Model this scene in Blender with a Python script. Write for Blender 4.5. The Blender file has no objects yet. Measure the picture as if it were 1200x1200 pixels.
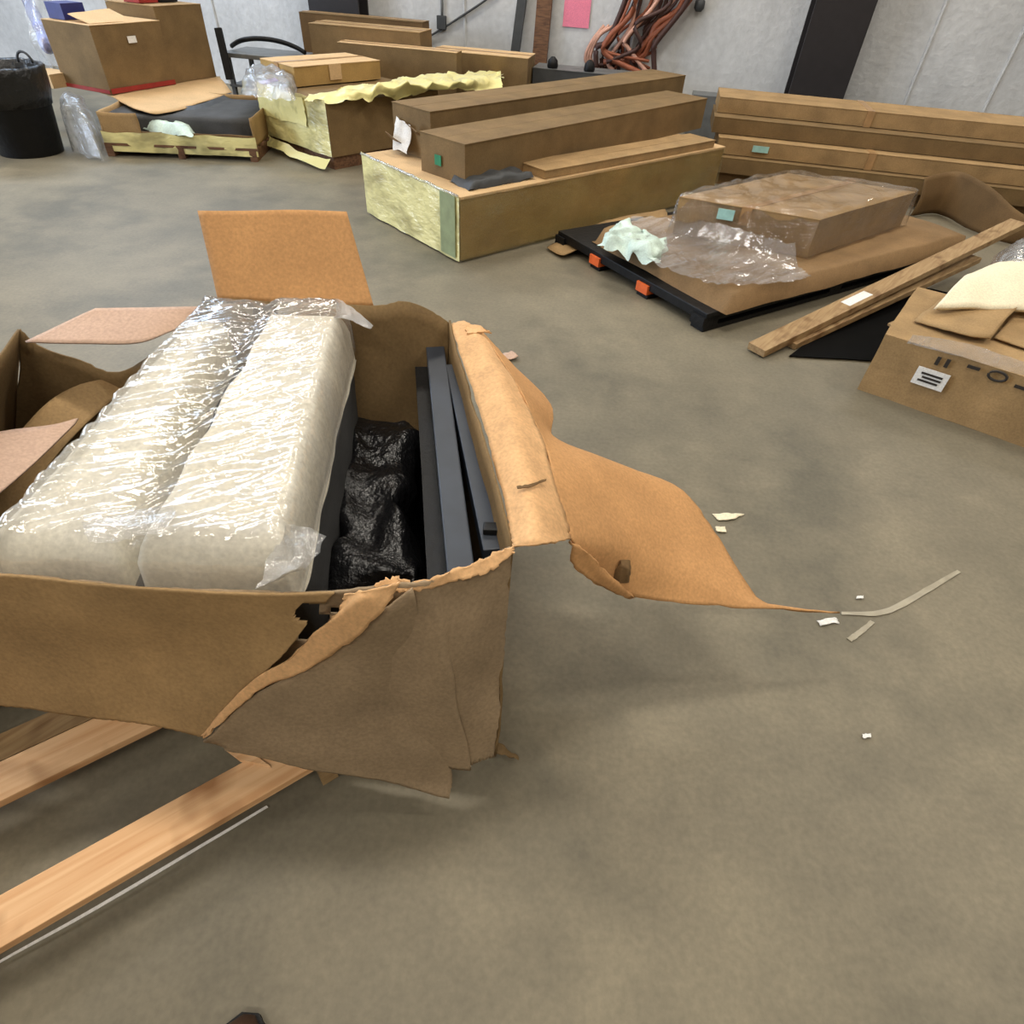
import bpy, bmesh, math, random
from mathutils import Vector, noise
random.seed(7)
sc = bpy.context.scene
COL = sc.collection

# ------------------------------------------------------------ camera
F, PITCH, ROLL, H = 715.0, 42.9, 4.0, 1.55          # focal length in px of a 1200 px frame
p_, r_ = math.radians(PITCH), math.radians(ROLL)
FW = Vector((0, math.cos(p_), -math.sin(p_)))
RT0 = Vector((1, 0, 0)); UP0 = RT0.cross(FW)
RT = RT0 * math.cos(r_) + UP0 * math.sin(r_); UP = RT.cross(FW)
cam = bpy.data.cameras.new('camera'); camo = bpy.data.objects.new('camera', cam); COL.objects.link(camo)
cam.sensor_fit = 'HORIZONTAL'; cam.sensor_width = 36; cam.lens = 36 * F / 1200; cam.clip_start = .02
from mathutils import Matrix
camo.matrix_world = Matrix(((RT.x, UP.x, -FW.x, 0), (RT.y, UP.y, -FW.y, 0), (RT.z, UP.z, -FW.z, H), (0, 0, 0, 1)))
sc.camera = camo

def at(px, py, z=0.0):                               # survey: picture point to its place on a level z
    d = FW + RT * ((px - 600) / F) - UP * ((py - 600) / F)
    return Vector((0, 0, H)) + d * ((z - H) / d.z)
WD, WK = 9.0, .15                                    # back wall  y = WD - WK x
def onwall(px, py, off=0.0):
    d = FW + RT * ((px - 600) / F) - UP * ((py - 600) / F)
    return Vector((0, 0, H)) + d * ((WD - off) / (d.y + WK * d.x))

# ------------------------------------------------------------ world, lights, exposure
w = bpy.data.worlds.new('world'); sc.world = w; w.use_nodes = True
w.node_tree.nodes['Background'].inputs[0].default_value = (.75, .85, 1, 1)
w.node_tree.nodes['Background'].inputs[1].default_value = .3
def area(name, loc, target, sx, sy, power, colr):
    l = bpy.data.lights.new(name, 'AREA'); l.shape = 'RECTANGLE'; l.size = sx; l.size_y = sy
    l.energy = power; l.color = colr
    o = bpy.data.objects.new(name, l); COL.objects.link(o); o.location = loc
    o.rotation_euler = (Vector(target) - Vector(loc)).to_track_quat('-Z', 'Y').to_euler()
for lx in (-6.0, -.5, 5.0):
    for ly in (-3.0, 2.2, 7.0):
        area('ceiling_lamp', (lx, ly, 5.9), (lx, ly, 0), 2.4, .5, 145, (1, .93, .82))
area('dock_door_daylight', (-10.7, 3.0, 2.1), (0, 4.0, 1.0), 5.0, 3.6, 600, (.66, .80, 1))
area('high_wall_daylight_panels', (-4.5, 9.45, 4.9), (-1, 0, 0.8), 6.0, 1.5, 420, (.55, .74, 1))
vs = sc.view_settings
vs.view_transform = 'Standard'; vs.look = 'None'; vs.gamma = 1; vs.use_curve_mapping = False; vs.exposure = .06

# ------------------------------------------------------------ helpers
def S(r, g, b):
    f = lambda c: (c / 255 / 12.92) if c <= 10 else ((c / 255 + .055) / 1.055) ** 2.4
    return (f(r), f(g), f(b), 1)
def mul(c, k): return (c[0] * k, c[1] * k, c[2] * k, 1)

def newmat(name):
    m = bpy.data.materials.new(name); m.use_nodes = True
    nt = m.node_tree; return m, nt, nt.nodes['Principled BSDF'], nt.nodes['Material Output']
def tex(nt, scale, detail=4, stretch=(1, 1, 1), rough=.55, coords='Object'):
    tc = nt.nodes.new('ShaderNodeTexCoord'); mp = nt.nodes.new('ShaderNodeMapping'); n = nt.nodes.new('ShaderNodeTexNoise')
    mp.inputs['Scale'].default_value = stretch
    n.inputs['Scale'].default_value = scale; n.inputs['Detail'].default_value = detail; n.inputs['Roughness'].default_value = rough
    nt.links.new(tc.outputs[coords], mp.inputs[0]); nt.links.new(mp.outputs[0], n.inputs[0]); return n
def ramp(nt, src, stops):
    r = nt.nodes.new('ShaderNodeValToRGB'); e = r.color_ramp.elements
    while len(e) < len(stops): e.new(.5)
    for i, (p, c) in enumerate(stops): e[i].position = p; e[i].color = c
    nt.links.new(src, r.inputs[0]); return r
def mixc(nt, a, b, fac, mode='MIX'):
    m = nt.nodes.new('ShaderNodeMix'); m.data_type = 'RGBA'; m.blend_type = mode
    for s, v in ((m.inputs[0], fac), (m.inputs[6], a), (m.inputs[7], b)):
        if hasattr(v, 'is_linked') or hasattr(v, 'links'): nt.links.new(v, s)
        else: s.default_value = v
    return m.outputs[2]
def bump(nt, src, bs, strength=.3, dist=.01):
    b = nt.nodes.new('ShaderNodeBump'); b.inputs['Strength'].default_value = strength; b.inputs['Distance'].default_value = dist
    nt.links.new(src, b.inputs['Height']); nt.links.new(b.outputs[0], bs.inputs['Normal']); return b

def speckle(name, c, amp=.18, scale=6, rough=.8, fine=120, stretch=(1, 1, 1), spec=.3, bstr=.15):
    """matte stuff (cardboard, paper, foam): blotches, fine fibre and a slight relief"""
    m, nt, bs, _ = newmat(name)
    a = tex(nt, scale, 5, stretch); b = tex(nt, fine, 3, stretch)
    r1 = ramp(nt, a.outputs[0], [(.3, mul(c, 1 - amp)), (.7, mul(c, 1 + amp))])
    r2 = ramp(nt, b.outputs[0], [(.3, (.86, .86, .86, 1)), (.7, (1.1, 1.1, 1.1, 1))])
    o = mixc(nt, r1.outputs[0], r2.outputs[0], 1.0, 'MULTIPLY')
    nt.links.new(o, bs.inputs['Base Color']); bs.inputs['Roughness'].default_value = rough
    bs.inputs['Specular IOR Level'].default_value = spec
    bump(nt, a.outputs[0], bs, bstr, .02); return m
def wood(name, c1, c2, ang=0.0, rough=.75):
    m, nt, bs, _ = newmat(name)
    tc = nt.nodes.new('ShaderNodeTexCoord'); mp = nt.nodes.new('ShaderNodeMapping')
    mp0 = nt.nodes.new('ShaderNodeMapping'); mp0.inputs['Rotation'].default_value = (0, 0, -ang)
    mp.inputs['Scale'].default_value = (1.2, 26, 26)
    n = nt.nodes.new('ShaderNodeTexNoise'); n.inputs['Scale'].default_value = 2.2; n.inputs['Detail'].default_value = 6
    n.inputs['Distortion'].default_value = .5
    nt.links.new(tc.outputs['Object'], mp0.inputs[0]); nt.links.new(mp0.outputs[0], mp.inputs[0]); nt.links.new(mp.outputs[0], n.inputs[0])
    r = ramp(nt, n.outputs[0], [(.32, c2), (.62, c1)])
    k = nt.nodes.new('ShaderNodeTexNoise'); k.inputs['Scale'].default_value = 7; k.inputs['Detail'].default_value = 2
    nt.links.new(mp0.outputs[0], k.inputs[0])
    kr = ramp(nt, k.outputs[0], [(.56, (1, 1, 1, 1)), (.72, (.5, .4, .3, 1))])
    o = mixc(nt, r.outputs[0], kr.outputs[0], 1.0, 'MULTIPLY')
    nt.links.new(o, bs.inputs['Base Color']); bs.inputs['Roughness'].default_value = rough
    bump(nt, n.outputs[0], bs, .25, .004); return m
def plain(name, c, rough=.5, metal=0.0, bsc=0, bstr=.2, spec=.5):
    m, nt, bs, _ = newmat(name)
    n = tex(nt, 14, 3); r = ramp(nt, n.outputs[0], [(.3, mul(c, .85)), (.7, mul(c, 1.15))])
    nt.links.new(r.outputs[0], bs.inputs['Base Color'])
    bs.inputs['Roughness'].default_value = rough; bs.inputs['Metallic'].default_value = metal
    bs.inputs['Specular IOR Level'].default_value = spec
    if bsc: bump(nt, tex(nt, bsc, 4).outputs[0], bs, bstr, .02)
    return m
def film(name, tint, body=.25, gloss=.16, rough=.12, wr=9, stretch=(1, 1, 1), bstr=.7):
    """plastic film: mostly see-through, faintly milky, with wrinkled glossy highlights"""
    m, nt, bs, out = newmat(name)
    n = tex(nt, wr, 5, stretch, .6); n2 = tex(nt, wr * .5, 3, stretch)
    bs.inputs['Base Color'].default_value = tint; bs.inputs['Roughness'].default_value = .45
    b = bump(nt, n.outputs[0], bs, bstr, .03)
    tr = nt.nodes.new('ShaderNodeBsdfTransparent'); gl = nt.nodes.new('ShaderNodeBsdfGlossy')
    gl.inputs['Roughness'].default_value = rough; nt.links.new(b.outputs[0], gl.inputs['Normal'])
    fr = nt.nodes.new('ShaderNodeMapRange'); fr.inputs[1].default_value = .35; fr.inputs[2].default_value = .7
    fr.inputs[3].default_value = body * .5; fr.inputs[4].default_value = body * 1.5
    nt.links.new(n2.outputs[0], fr.inputs[0])
    m1 = nt.nodes.new('ShaderNodeMixShader'); nt.links.new(fr.outputs[0], m1.inputs[0])
    nt.links.new(tr.outputs[0], m1.inputs[1]); nt.links.new(bs.outputs[0], m1.inputs[2])
    lw = nt.nodes.new('ShaderNodeFresnel'); lw.inputs[0].default_value = 1.45; nt.links.new(b.outputs[0], lw.inputs['Normal'])
    ad = nt.nodes.new('ShaderNodeMath'); ad.operation = 'MULTIPLY_ADD'; ad.inputs[1].default_value = .55; ad.inputs[2].default_value = gloss; nt.links.new(lw.outputs[0], ad.inputs[0])
    ad.use_clamp = True
    m2 = nt.nodes.new('ShaderNodeMixShader'); nt.links.new(ad.outputs[0], m2.inputs[0])
    nt.links.new(m1.outputs[0], m2.inputs[1]); nt.links.new(gl.outputs[0], m2.inputs[2])
    nt.links.new(m2.outputs[0], out.inputs[0]); return m

def base_of(parent):
    v = Vector((0, 0, 0))
    while parent is not None: v += parent.location; parent = parent.parent
    return v
def tag(o, label, cat, group=None, kind=None):
    if label: o['label'] = label
    if cat: o['category'] = cat
    if group: o['group'] = group
    if kind: o['kind'] = kind
    return o
def thing(name, label, cat, loc, group=None):
    o = bpy.data.objects.new(name, None); COL.objects.link(o); o.location = loc; o.empty_display_size = .1
    return tag(o, label, cat, group)
def obj(name, vf, mat, parent=None, smooth=False, bevel=0, solid=0, origin=None):
    """link one mesh given in world coordinates"""
    verts, faces = vf
    b = base_of(parent)
    loc = Vector((0, 0, 0))
    if parent is None:
        if origin is None:
            n = len(verts); origin = Vector((sum(v[0] for v in verts) / n, sum(v[1] for v in verts) / n, min(v[2] for v in verts)))
        loc = Vector(origin)
    me = bpy.data.meshes.new(name); me.from_pydata([Vector(v) - b - loc for v in verts], [], faces)
    bm = bmesh.new(); bm.from_mesh(me); bmesh.ops.recalc_face_normals(bm, faces=bm.faces)
    if bevel: bmesh.ops.bevel(bm, geom=[e for e in bm.edges], offset=bevel, segments=2, profile=.6, affect='EDGES')
    bm.to_mesh(me); bm.free()
    for p in me.polygons: p.use_smooth = smooth
    o = bpy.data.objects.new(name, me); COL.objects.link(o); o.location = loc
    if parent is not None: o.parent = parent
    for mm in (mat if isinstance(mat, (list, tuple)) else [mat]): me.materials.append(mm)
    if solid:
        s = o.modifiers.new('thickness', 'SOLIDIFY'); s.thickness = solid; s.offset = 0
    return o
def nz(p, s, k=0.0): return noise.noise(Vector((p[0] * s + k, p[1] * s - k, p[2] * s + 2 * k)))

def hexa(b, t):                                      # bottom 4 + top 4 points
    return ([*b, *t], [(3, 2, 1, 0), (4, 5, 6, 7), (0, 1, 5, 4), (1, 2, 6, 5), (2, 3, 7, 6), (3, 0, 4, 7)])
def slab(c, ux, uy, lx, ly, z0, z1):                 # level box from a corner and two directions
    c = Vector((c[0], c[1], 0)); a = Vector((*ux[:2], 0)).normalized() * lx; b = Vector((*uy[:2], 0)).normalized() * ly
    q = [c, c + a, c + a + b, c + b]
    return hexa([v + Vector((0, 0, z0)) for v in q], [v + Vector((0, 0, z1)) for v in q])
def bar(p, q, w, h, up=(0, 0, 1)):                   # square bar between two points
    p, q = Vector(p), Vector(q); d = (q - p).normalized(); s = d.cross(Vector(up)).normalized(); u = s.cross(d)
    f = lambda c: [c - s * w / 2 - u * h / 2, c + s * w / 2 - u * h / 2, c + s * w / 2 + u * h / 2, c - s * w / 2 + u * h / 2]
    return hexa(f(p), f(q))
def cat_rom(a, b, c, d, t):
    return .5 * ((2 * b) + (c - a) * t + (2 * a - 5 * b + 4 * c - d) * t * t + (3 * b - a - 3 * c + d) * t ** 3)
def resample(pts, n):
    out = []; m = len(pts)
    for i in range(n + 1):
        x = i / n * (m - 1); k = min(int(x), m - 2); t = x - k
        g = lambda j: pts[j] if 0 <= j < m else (2 * pts[0] - pts[1] if j < 0 else 2 * pts[-1] - pts[-2])
        out.append(cat_rom(g(k - 1), g(k), g(k + 1), g(k + 2), t))
    return out
def lerpsample(pts, n):
    out = []; m = len(pts)
    for i in range(n + 1):
        x = i / n * (m - 1); k = min(int(x), m - 2); out.append(pts[k].lerp(pts[k + 1], x - k))
    return out
def sheet(rows, nu=20, nv=20, amp=.004, sc_=7, jag=0.0, seed=0.0, linear=False):
    """bent sheet through a grid of points; amp = buckling, jag = torn outline"""
    f = lerpsample if linear else resample
    R = [f([Vector(p) for p in r], nu) for r in rows]
    cols = [f([R[j][i] for j in range(len(R))], nv) for i in range(nu + 1)]
    verts = []; faces = []
    for j in range(nv + 1):
        for i in range(nu + 1):
            v = cols[i][j].copy()
            v += Vector((nz(v, sc_, seed), nz(v, sc_, seed + 9), nz(v, sc_, seed + 17))) * amp
            if jag and (i in (0, nu) or j in (0, nv)):
                v += Vector((random.uniform(-1, 1), random.uniform(-1, 1), random.uniform(-1, 1) * .5)) * jag
            verts.append(v)
    for j in range(nv):
        for i in range(nu):
            a = j * (nu + 1) + i; faces.append((a, a + 1, a + nu + 2, a + nu + 1))
    return verts, faces
def tube(pts, r, n=8, cap=True):
    pts = [Vector(p) for p in pts]; verts = []; faces = []
    for i, p in enumerate(pts):
        d = (pts[min(i + 1, len(pts) - 1)] - pts[max(i - 1, 0)]).normalized()
        s = d.cross(Vector((0, 0, 1)));  s = s if s.length > .05 else d.cross(Vector((1, 0, 0)))
        s.normalize(); u = s.cross(d)
        rr = r[i] if isinstance(r, (list, tuple)) else r
        for k in range(n):
            a = 2 * math.pi * k / n; verts.append(p + (s * math.cos(a) + u * math.sin(a)) * rr)
    for i in range(len(pts) - 1):
        for k in range(n): faces.append((i * n + k, i * n + (k + 1) % n, (i + 1) * n + (k + 1) % n, (i + 1) * n + k))
    if cap: faces.append(tuple(range(n))[::-1]); faces.append(tuple((len(pts) - 1) * n + k for k in range(n)))
    return verts, faces
def lathe(c, prof, n=28, wob=0.0):
    verts = []; faces = []
    for (r, z) in prof:
        for k in range(n):
            a = 2 * math.pi * k / n; v = Vector((c[0] + r * math.cos(a), c[1] + r * math.sin(a), z))
            if wob: v += Vector((math.cos(a), math.sin(a), .4)) * wob * nz(v, 14)
            verts.append(v)
    for i in range(len(prof) - 1):
        for k in range(n): faces.append((i * n + k, i * n + (k + 1) % n, (i + 1) * n + (k + 1) % n, (i + 1) * n + k))
    faces.append(tuple(range(n))[::-1])
    return verts, faces
def puffy(q, z0, z1, nu=26, nv=40, edge=.12, amp=.008, s=9, seed=0.0, top=None):
    """soft slab over a quad footprint q (4 xy points, order around); rounded shoulders, lumpy skin"""
    q = [Vector((a[0], a[1], 0)) for a in q]; verts = []; faces = []
    for j in range(nv + 1):
        for i in range(nu + 1):
            u, v = i / nu, j / nv
            P = q[0].lerp(q[1], u).lerp(q[3].lerp(q[2], u), v)
            e = min(min(u, 1 - u) / edge, min(v, 1 - v) / (edge * .6), 1.0); e = math.sqrt(max(0, 1 - (1 - e) ** 2))
            zt = z1 if top is None else top(u, v)
            z = z0 + (zt - z0) * e
            P = Vector((P.x, P.y, z)); P += Vector((nz(P, s, seed), nz(P, s, seed + 5), nz(P, s, seed + 11))) * amp
            verts.append(P)
    for j in range(nv):
        for i in range(nu):
            a = j * (nu + 1) + i; faces.append((a, a + 1, a + nu + 2, a + nu + 1))
    return verts, faces
def skirt(q, z0, z1, out=.008, n=16, nh=6, amp=.008, s=7, seed=0.0, sides=(0, 1, 2, 3)):
    """film stretched round the upright sides of a quad footprint"""
    q = [Vector((a[0], a[1], 0)) for a in q]; c = sum(q, Vector()) / 4
    q = [a + (a - c).normalized() * out * 1.5 for a in q]
    verts = []; faces = []
    for sd in sides:
        a, b = q[sd], q[(sd + 1) % 4]; nrm = (b - a).cross(Vector((0, 0, 1))).normalized(); off = len(verts)
        if nrm.dot((a + b) / 2 - c) < 0: nrm = -nrm
        for j in range(nh + 1):
            for i in range(n + 1):
                P = a.lerp(b, i / n); P.z = z0 + (z1 - z0) * j / nh
                e = 1 if 0 < i < n else 0
                P += nrm * abs(nz(P, s, seed)) * amp * 2 * e
                if j == nh: P.z += nz(P, 5, seed) * .02
                verts.append(P)
        for j in range(nh):
            for i in range(n):
                k = off + j * (n + 1) + i; faces.append((k, k + 1, k + n + 2, k + n + 1))
    return verts, faces
def soften(vf, cuts=6, amp=.006, s=4, seed=0.0):
    """subdivide a box and give its panels the slight bulges of used cardboard"""
    bm = bmesh.new(); vs_ = [bm.verts.new(v) for v in vf[0]]
    for f in vf[1]: bm.faces.new([vs_[i] for i in f])
    bmesh.ops.subdivide_edges(bm, edges=bm.edges[:], cuts=cuts, use_grid_fill=True)
    bm.verts.index_update()
    for v in bm.verts:
        v.co += Vector((nz(v.co, s, seed), nz(v.co, s, seed + 3), nz(v.co, s, seed + 7) * .6)) * amp
    r = ([v.co.copy() for v in bm.verts], [[v.index for v in f.verts] for f in bm.faces]); bm.free(); return r

# ------------------------------------------------------------ materials
M = {}
M['card'] = speckle('cardboard_kraft', S(160, 131, 91))
M['card_in'] = speckle('cardboard_fresh_inside', S(196, 148, 98), .10, 5)
M['card_out'] = speckle('cardboard_dull_shaded_outside', S(148, 128, 102), .16, 7)  # greyer outer face, with its darker tone from the light direction painted in
M['card_pink'] = speckle('cardboard_pinkish_liner', S(190, 160, 140), .06, 4)
M['card_brown'] = speckle('cardboard_brown', S(122, 99, 66), .18, 5)
M['card_dark'] = speckle('cardboard_dark_brown', S(108, 84, 54), .2, 4)
M['card_yel'] = speckle('cardboard_yellowish', S(170, 138, 84), .16, 4)
M['card_lt'] = speckle('cardboard_pale_top', S(205, 172, 128), .08, 4)
M['card_pad'] = speckle('cardboard_pad_skin', S(136, 108, 74), .2, 4)
M['card_torn'] = speckle('cardboard_torn_ply', S(214, 170, 122), .12, 18)
M['foam'] = speckle('white_foam', S(246, 240, 222), .05, 8, .6, 90, bstr=.2)
M['cream'] = speckle('cream_foam_sheet', S(238, 226, 196), .05, 6, .7)
M['core'] = speckle('charcoal_padding', S(74, 74, 74), .18, 7, .8)
M['black'] = plain('black_plastic', S(20, 20, 21), .5, 0, 30, .2, .25)
M['steel'] = plain('dark_blue_grey_paint', S(46, 52, 62), .45, .2)
M['blackbag'] = plain('black_bag', S(20, 20, 22), .3, 0, 22, .9)
M['grey'] = plain('grey_metal', S(110, 112, 112), .5, .3)
M['dgrey'] = plain('dark_grey', S(62, 64, 66), .6)
M['white'] = speckle('white_paper', S(232, 230, 226), .03, 9, .7)
M['ink'] = plain('black_ink', S(46, 40, 34), .8)
M['green'] = plain('green_sticker', S(30, 122, 82), .6)
M['teal'] = plain('pale_teal_sticker', S(160, 205, 200), .5)
M['pinkp'] = speckle('pink_paper', S(240, 138, 164), .05, 9, .7)
M['red'] = plain('red_print', S(150, 42, 34), .7)
M['orange'] = plain('orange_block', S(224, 100, 40), .6)
M['orange_cord'] = plain('orange_brown_cord', S(146, 82, 56), .55)
M['brown_cord'] = plain('dark_brown_cord', S(70, 44, 38), .6)
M['pink_cord'] = plain('pale_pink_cord', S(206, 158, 138), .6)
M['blue'] = plain('dark_blue', S(38, 44, 110), .5)
M['cgreen'] = plain('pale_green_tape', S(140, 150, 112), .4)
M['mint'] = speckle('mint_green_foam', S(196, 214, 203), .25, 9, .5)
M['wood1'] = wood('pine_light', S(224, 182, 136), S(206, 156, 108), math.radians(38.5))
M['wood2'] = wood('pine_worn', S(166, 138, 98), S(140, 110, 74), math.radians(50))
M['wood3'] = wood('brown_pole', S(120, 86, 60), S(86, 58, 40), 0)
M['clear'] = film('clear_film', S(236, 236, 238), .16, .13, .06, 5, (1, 2.5, 1), .35)
M['clear3'] = film('clear_film_tight', S(235, 230, 225), .05, .05, .10, 5, (1, 1, 3), .6)
M['clear2'] = film('clear_film_loose', S(225, 228, 232), .30, .08, .12, 9, (1, 1, 1), 1.0)
M['yfilm'] = film('yellow_film', S(236, 226, 158), .95, .05, .2, 6, (1, 1, 2), .7)
M['yfilm2'] = film('yellow_film_thin', S(200, 186, 120), .16, .06, .18, 6, (1, 1, 2), .7)
M['ysheet'] = film('yellow_film_bunched', S(232, 222, 150), 1.4, .0, .35, 9, (1, 1, 1), .5)
M['bluefilm'] = film('blue_film', S(120, 140, 235), .6, .2, .12, 8, (1, 1, 1), .9)

def concrete():
    m, nt, bs, _ = newmat('concrete_floor')
    a = tex(nt, .55, 6, rough=.6); b = tex(nt, 3.2, 6, (1, 1, 1), .65); c = tex(nt, 60, 3); d = tex(nt, 1.3, 4, rough=.6)
    r1 = ramp(nt, a.outputs[0], [(.3, S(106, 101, 87)), (.7, S(138, 129, 109))])
    r2 = ramp(nt, b.outputs[0], [(.3, (.82, .82, .82, 1)), (.68, (1.1, 1.09, 1.07, 1))])
    r3 = ramp(nt, c.outputs[0], [(.3, (.88, .88, .88, 1)), (.7, (1.08, 1.08, 1.08, 1))])
    r4 = ramp(nt, d.outputs[0], [(.52, (1, 1, 1, 1)), (.70, (.66, .68, .70, 1))])
    o = mixc(nt, r1.outputs[0], r2.outputs[0], 1.0, 'MULTIPLY'); o = mixc(nt, o, r3.outputs[0], 1.0, 'MULTIPLY'); o = mixc(nt, o, r4.outputs[0], 1.0, 'MULTIPLY')
    nt.links.new(o, bs.inputs['Base Color']); bs.inputs['Roughness'].default_value = .55; bs.inputs['Specular IOR Level'].default_value = .35
    bump(nt, b.outputs[0], bs, .08, .02); return m
M['floor'] = concrete()
def vinyl():
    m, nt, bs, _ = newmat('white_vinyl_insulation')
    a = tex(nt, 1.1, 5, (1, 1, .5)); b = tex(nt, 16, 4)
    r1 = ramp(nt, a.outputs[0], [(.3, S(186, 188, 190)), (.7, S(222, 224, 226))])
    r2 = ramp(nt, b.outputs[0], [(.3, (.9, .9, .9, 1)), (.7, (1.05, 1.05, 1.05, 1))])
    nt.links.new(mixc(nt, r1.outputs[0], r2.outputs[0], 1.0, 'MULTIPLY'), bs.inputs['Base Color'])
    bs.inputs['Roughness'].default_value = .55; bump(nt, b.outputs[0], bs, .25, .03); return m
M['vinyl'] = vinyl()
M['deck'] = plain('tan_metal_deck', S(122, 112, 96), .6)

# ------------------------------------------------------------ setting
def struct(name, vf, mat, parent=None, label=None, **k):
    o = obj(name, vf, mat, parent, **k)
    if parent is None: o['kind'] = 'structure'
    if label: o['label'] = label
    return o
struct('floor', hexa([(-11, -7, -.2), (11, -7, -.2), (11, 11, -.2), (-11, 11, -.2)], [(-11, -7, 0), (11, -7, 0), (11, 11, 0), (-11, 11, 0)]), M['floor'], label='bare grey brown concrete warehouse floor')
wy = lambda x, off=0: WD - WK * x - off
wall = struct('wall_back', hexa([(-11, wy(-11), 0), (11, wy(11), 0), (11, wy(11) + .2, 0), (-11, wy(-11) + .2, 0)],
       [(-11, wy(-11), 6.2), (11, wy(11), 6.2), (11, wy(11) + .2, 6.2), (-11, wy(-11) + .2, 6.2)]), M['vinyl'], label='white vinyl insulated warehouse wall behind the boxes')
struct('wall_left', hexa([(-11.2, -7, 0), (-11, -7, 0), (-11, 11, 0), (-11.2, 11, 0)], [(-11.2, -7, 6.2), (-11, -7, 6.2), (-11, 11, 6.2), (-11.2, 11, 6.2)]), M['vinyl'], label='white insulated side wall out of view')
struct('wall_right', hexa([(11, -7, 0), (11.2, -7, 0), (11.2, 11, 0), (11, 11, 0)], [(11, -7, 6.2), (11.2, -7, 6.2), (11.2, 11, 6.2), (11, 11, 6.2)]), M['deck'], label='tan metal wall on the other side')
struct('wall_front', hexa([(-11, -7.2, 0), (11, -7.2, 0), (11, -7, 0), (-11, -7, 0)], [(-11, -7.2, 6.2), (11, -7.2, 6.2), (11, -7, 6.2), (-11, -7, 6.2)]), M['deck'], label='tan metal wall behind the camera')
struct('ceiling', hexa([(-11.2, -7.2, 6.2), (11.2, -7.2, 6.2), (11.2, 11.2, 6.2), (-11.2, 11.2, 6.2)], [(-11.2, -7.2, 6.4), (11.2, -7.2, 6.4), (11.2, 11.2, 6.4), (-11.2, 11.2, 6.4)]), M['deck'], label='tan metal warehouse ceiling')
WDIR = Vector((1, -WK, 0)).normalized(); WN = Vector((-WK, -1, 0)).normalized()
for px, py in ((1172, 90), (1085, 60), (545, 10), (745, 20), (250, 10)):
    a = onwall(px, py); a.z = 0
    pts = [a + WN * .004 + WDIR * .02 * nz((0, 0, z), 1.3, px) + Vector((0, 0, z)) for z in [i * .31 for i in range(20)]]
    struct('seam', tube(pts, .018, 6), M['vinyl'], wall)
def column(px0, px1, py, label):
    a, b = onwall(px0, py), onwall(px1, py); a.z = b.z = 0; wdt = (b - a).length
    t = bpy.data.objects.new('steel_column', None); COL.objects.link(t); t.location = (a + b) / 2 + WN * .17
    t['kind'] = 'structure'; t['label'] = label
    obj('flange', slab(a + WN * .30, WDIR, WN, wdt, .03, 0, 6.15), M['column'], t)
    obj('flange', slab(a + WN * .01, WDIR, WN, wdt, .03, 0, 6.15), M['column'], t)
    obj('web', slab((a + b) / 2 - WDIR * .01 + WN * .04, WDIR, WN, .02, .26, 0, 6.15), M['column'], t)
    obj('base_plate', slab(a - WDIR * .05 + WN * .003, WDIR, WN, wdt + .1, .36, 0, .02), M['column'], t)
M['column'] = plain('dark_steel_paint', S(34, 30, 32), .6, 0)
column(921, 985, 100, 'dark painted steel column in front of the white wall, right of the hanging cords')
column(376, 432, 8, 'dark painted steel column at the top edge, above the brown cartons')

# ------------------------------------------------------------ foreground: pallet, torn carton, contents
def vplane(px, py, P, Q):                            # survey on an upright plane through P and Q
    d = FW + RT * ((px - 600) / F) - UP * ((py - 600) / F)
    e = Q - P; n = Vector((-e.y, e.x, 0)); o = Vector((0, 0, H))
    return o + d * (n.dot(P - o) / n.dot(d))

ZB = .145
FR = at(600, 640, .72); BR = at(527, 378, .72)
FL = FR + (at(0, 672, .70) - FR) * 1.32; FL.z = .70
BL = FL + (BR - FR); BL.z = .70
FRb = at(580, 886, ZB); dF = Vector((FL.x - FR.x, FL.y - FR.y, 0)); dB = Vector((BR.x - FR.x, BR.y - FR.y, 0))
FLb = FRb + (at(0, 812, ZB) - FRb) * 1.22; BRb = FRb + dB * .97; BLb = FLb + dB * .80

# pallet: boards run to the upper right, under the carton
d1 = (at(355, 905, .135) - at(0, 1111, .135)); d1.z = 0; d1.normalize(); n1 = Vector((-d1.y, d1.x, 0))
R0 = at(355, 905, .135); R0.z = 0; R0 = R0 + d1 * .34
pal = thing('wooden_pallet', 'pale pine pallet under the torn open carton in the foreground', 'pallet', R0 - d1 * .6 + n1 * .5)
for off in (0, .305, .61, .915):
    obj('deck_board', slab(R0 + n1 * off, -d1, n1, 1.32, .1, .112, .135), M['wood1'], pal, bevel=.002)
for k in (.06, .27, 1.02, 1.26):
    obj('stringer', slab(R0 - d1 * k, -d1, n1, .04, 1.02, .022, .112), M['wood2'], pal)
for off in (.5, .91):
    obj('bottom_board', slab(R0 + n1 * off, -d1, n1, 1.32, .08, .0, .02), M['wood2'], pal)
obj('splinter', hexa([at(265, 880, .136), at(300, 886, .136), at(318, 900, .136), at(282, 893, .136)],
                     [at(264, 878, .144), at(298, 884, .144), at(316, 897, .142), at(281, 890, .144)]), M['wood1'], pal)
st = obj('strapping_strip', sheet([[at(0, 1126, .01), at(130, 1052, .012), at(225, 996, .012), at(312, 944, .01)], [at(0, 1129, .01), at(132, 1055, .012), at(228, 998, .012), at(314, 946, .01)]], 24, 2, .002, 6), M['white'], None, solid=.002)
tag(st, 'thin white plastic strapping strip along the near side of the pallet', 'strap')

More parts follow.
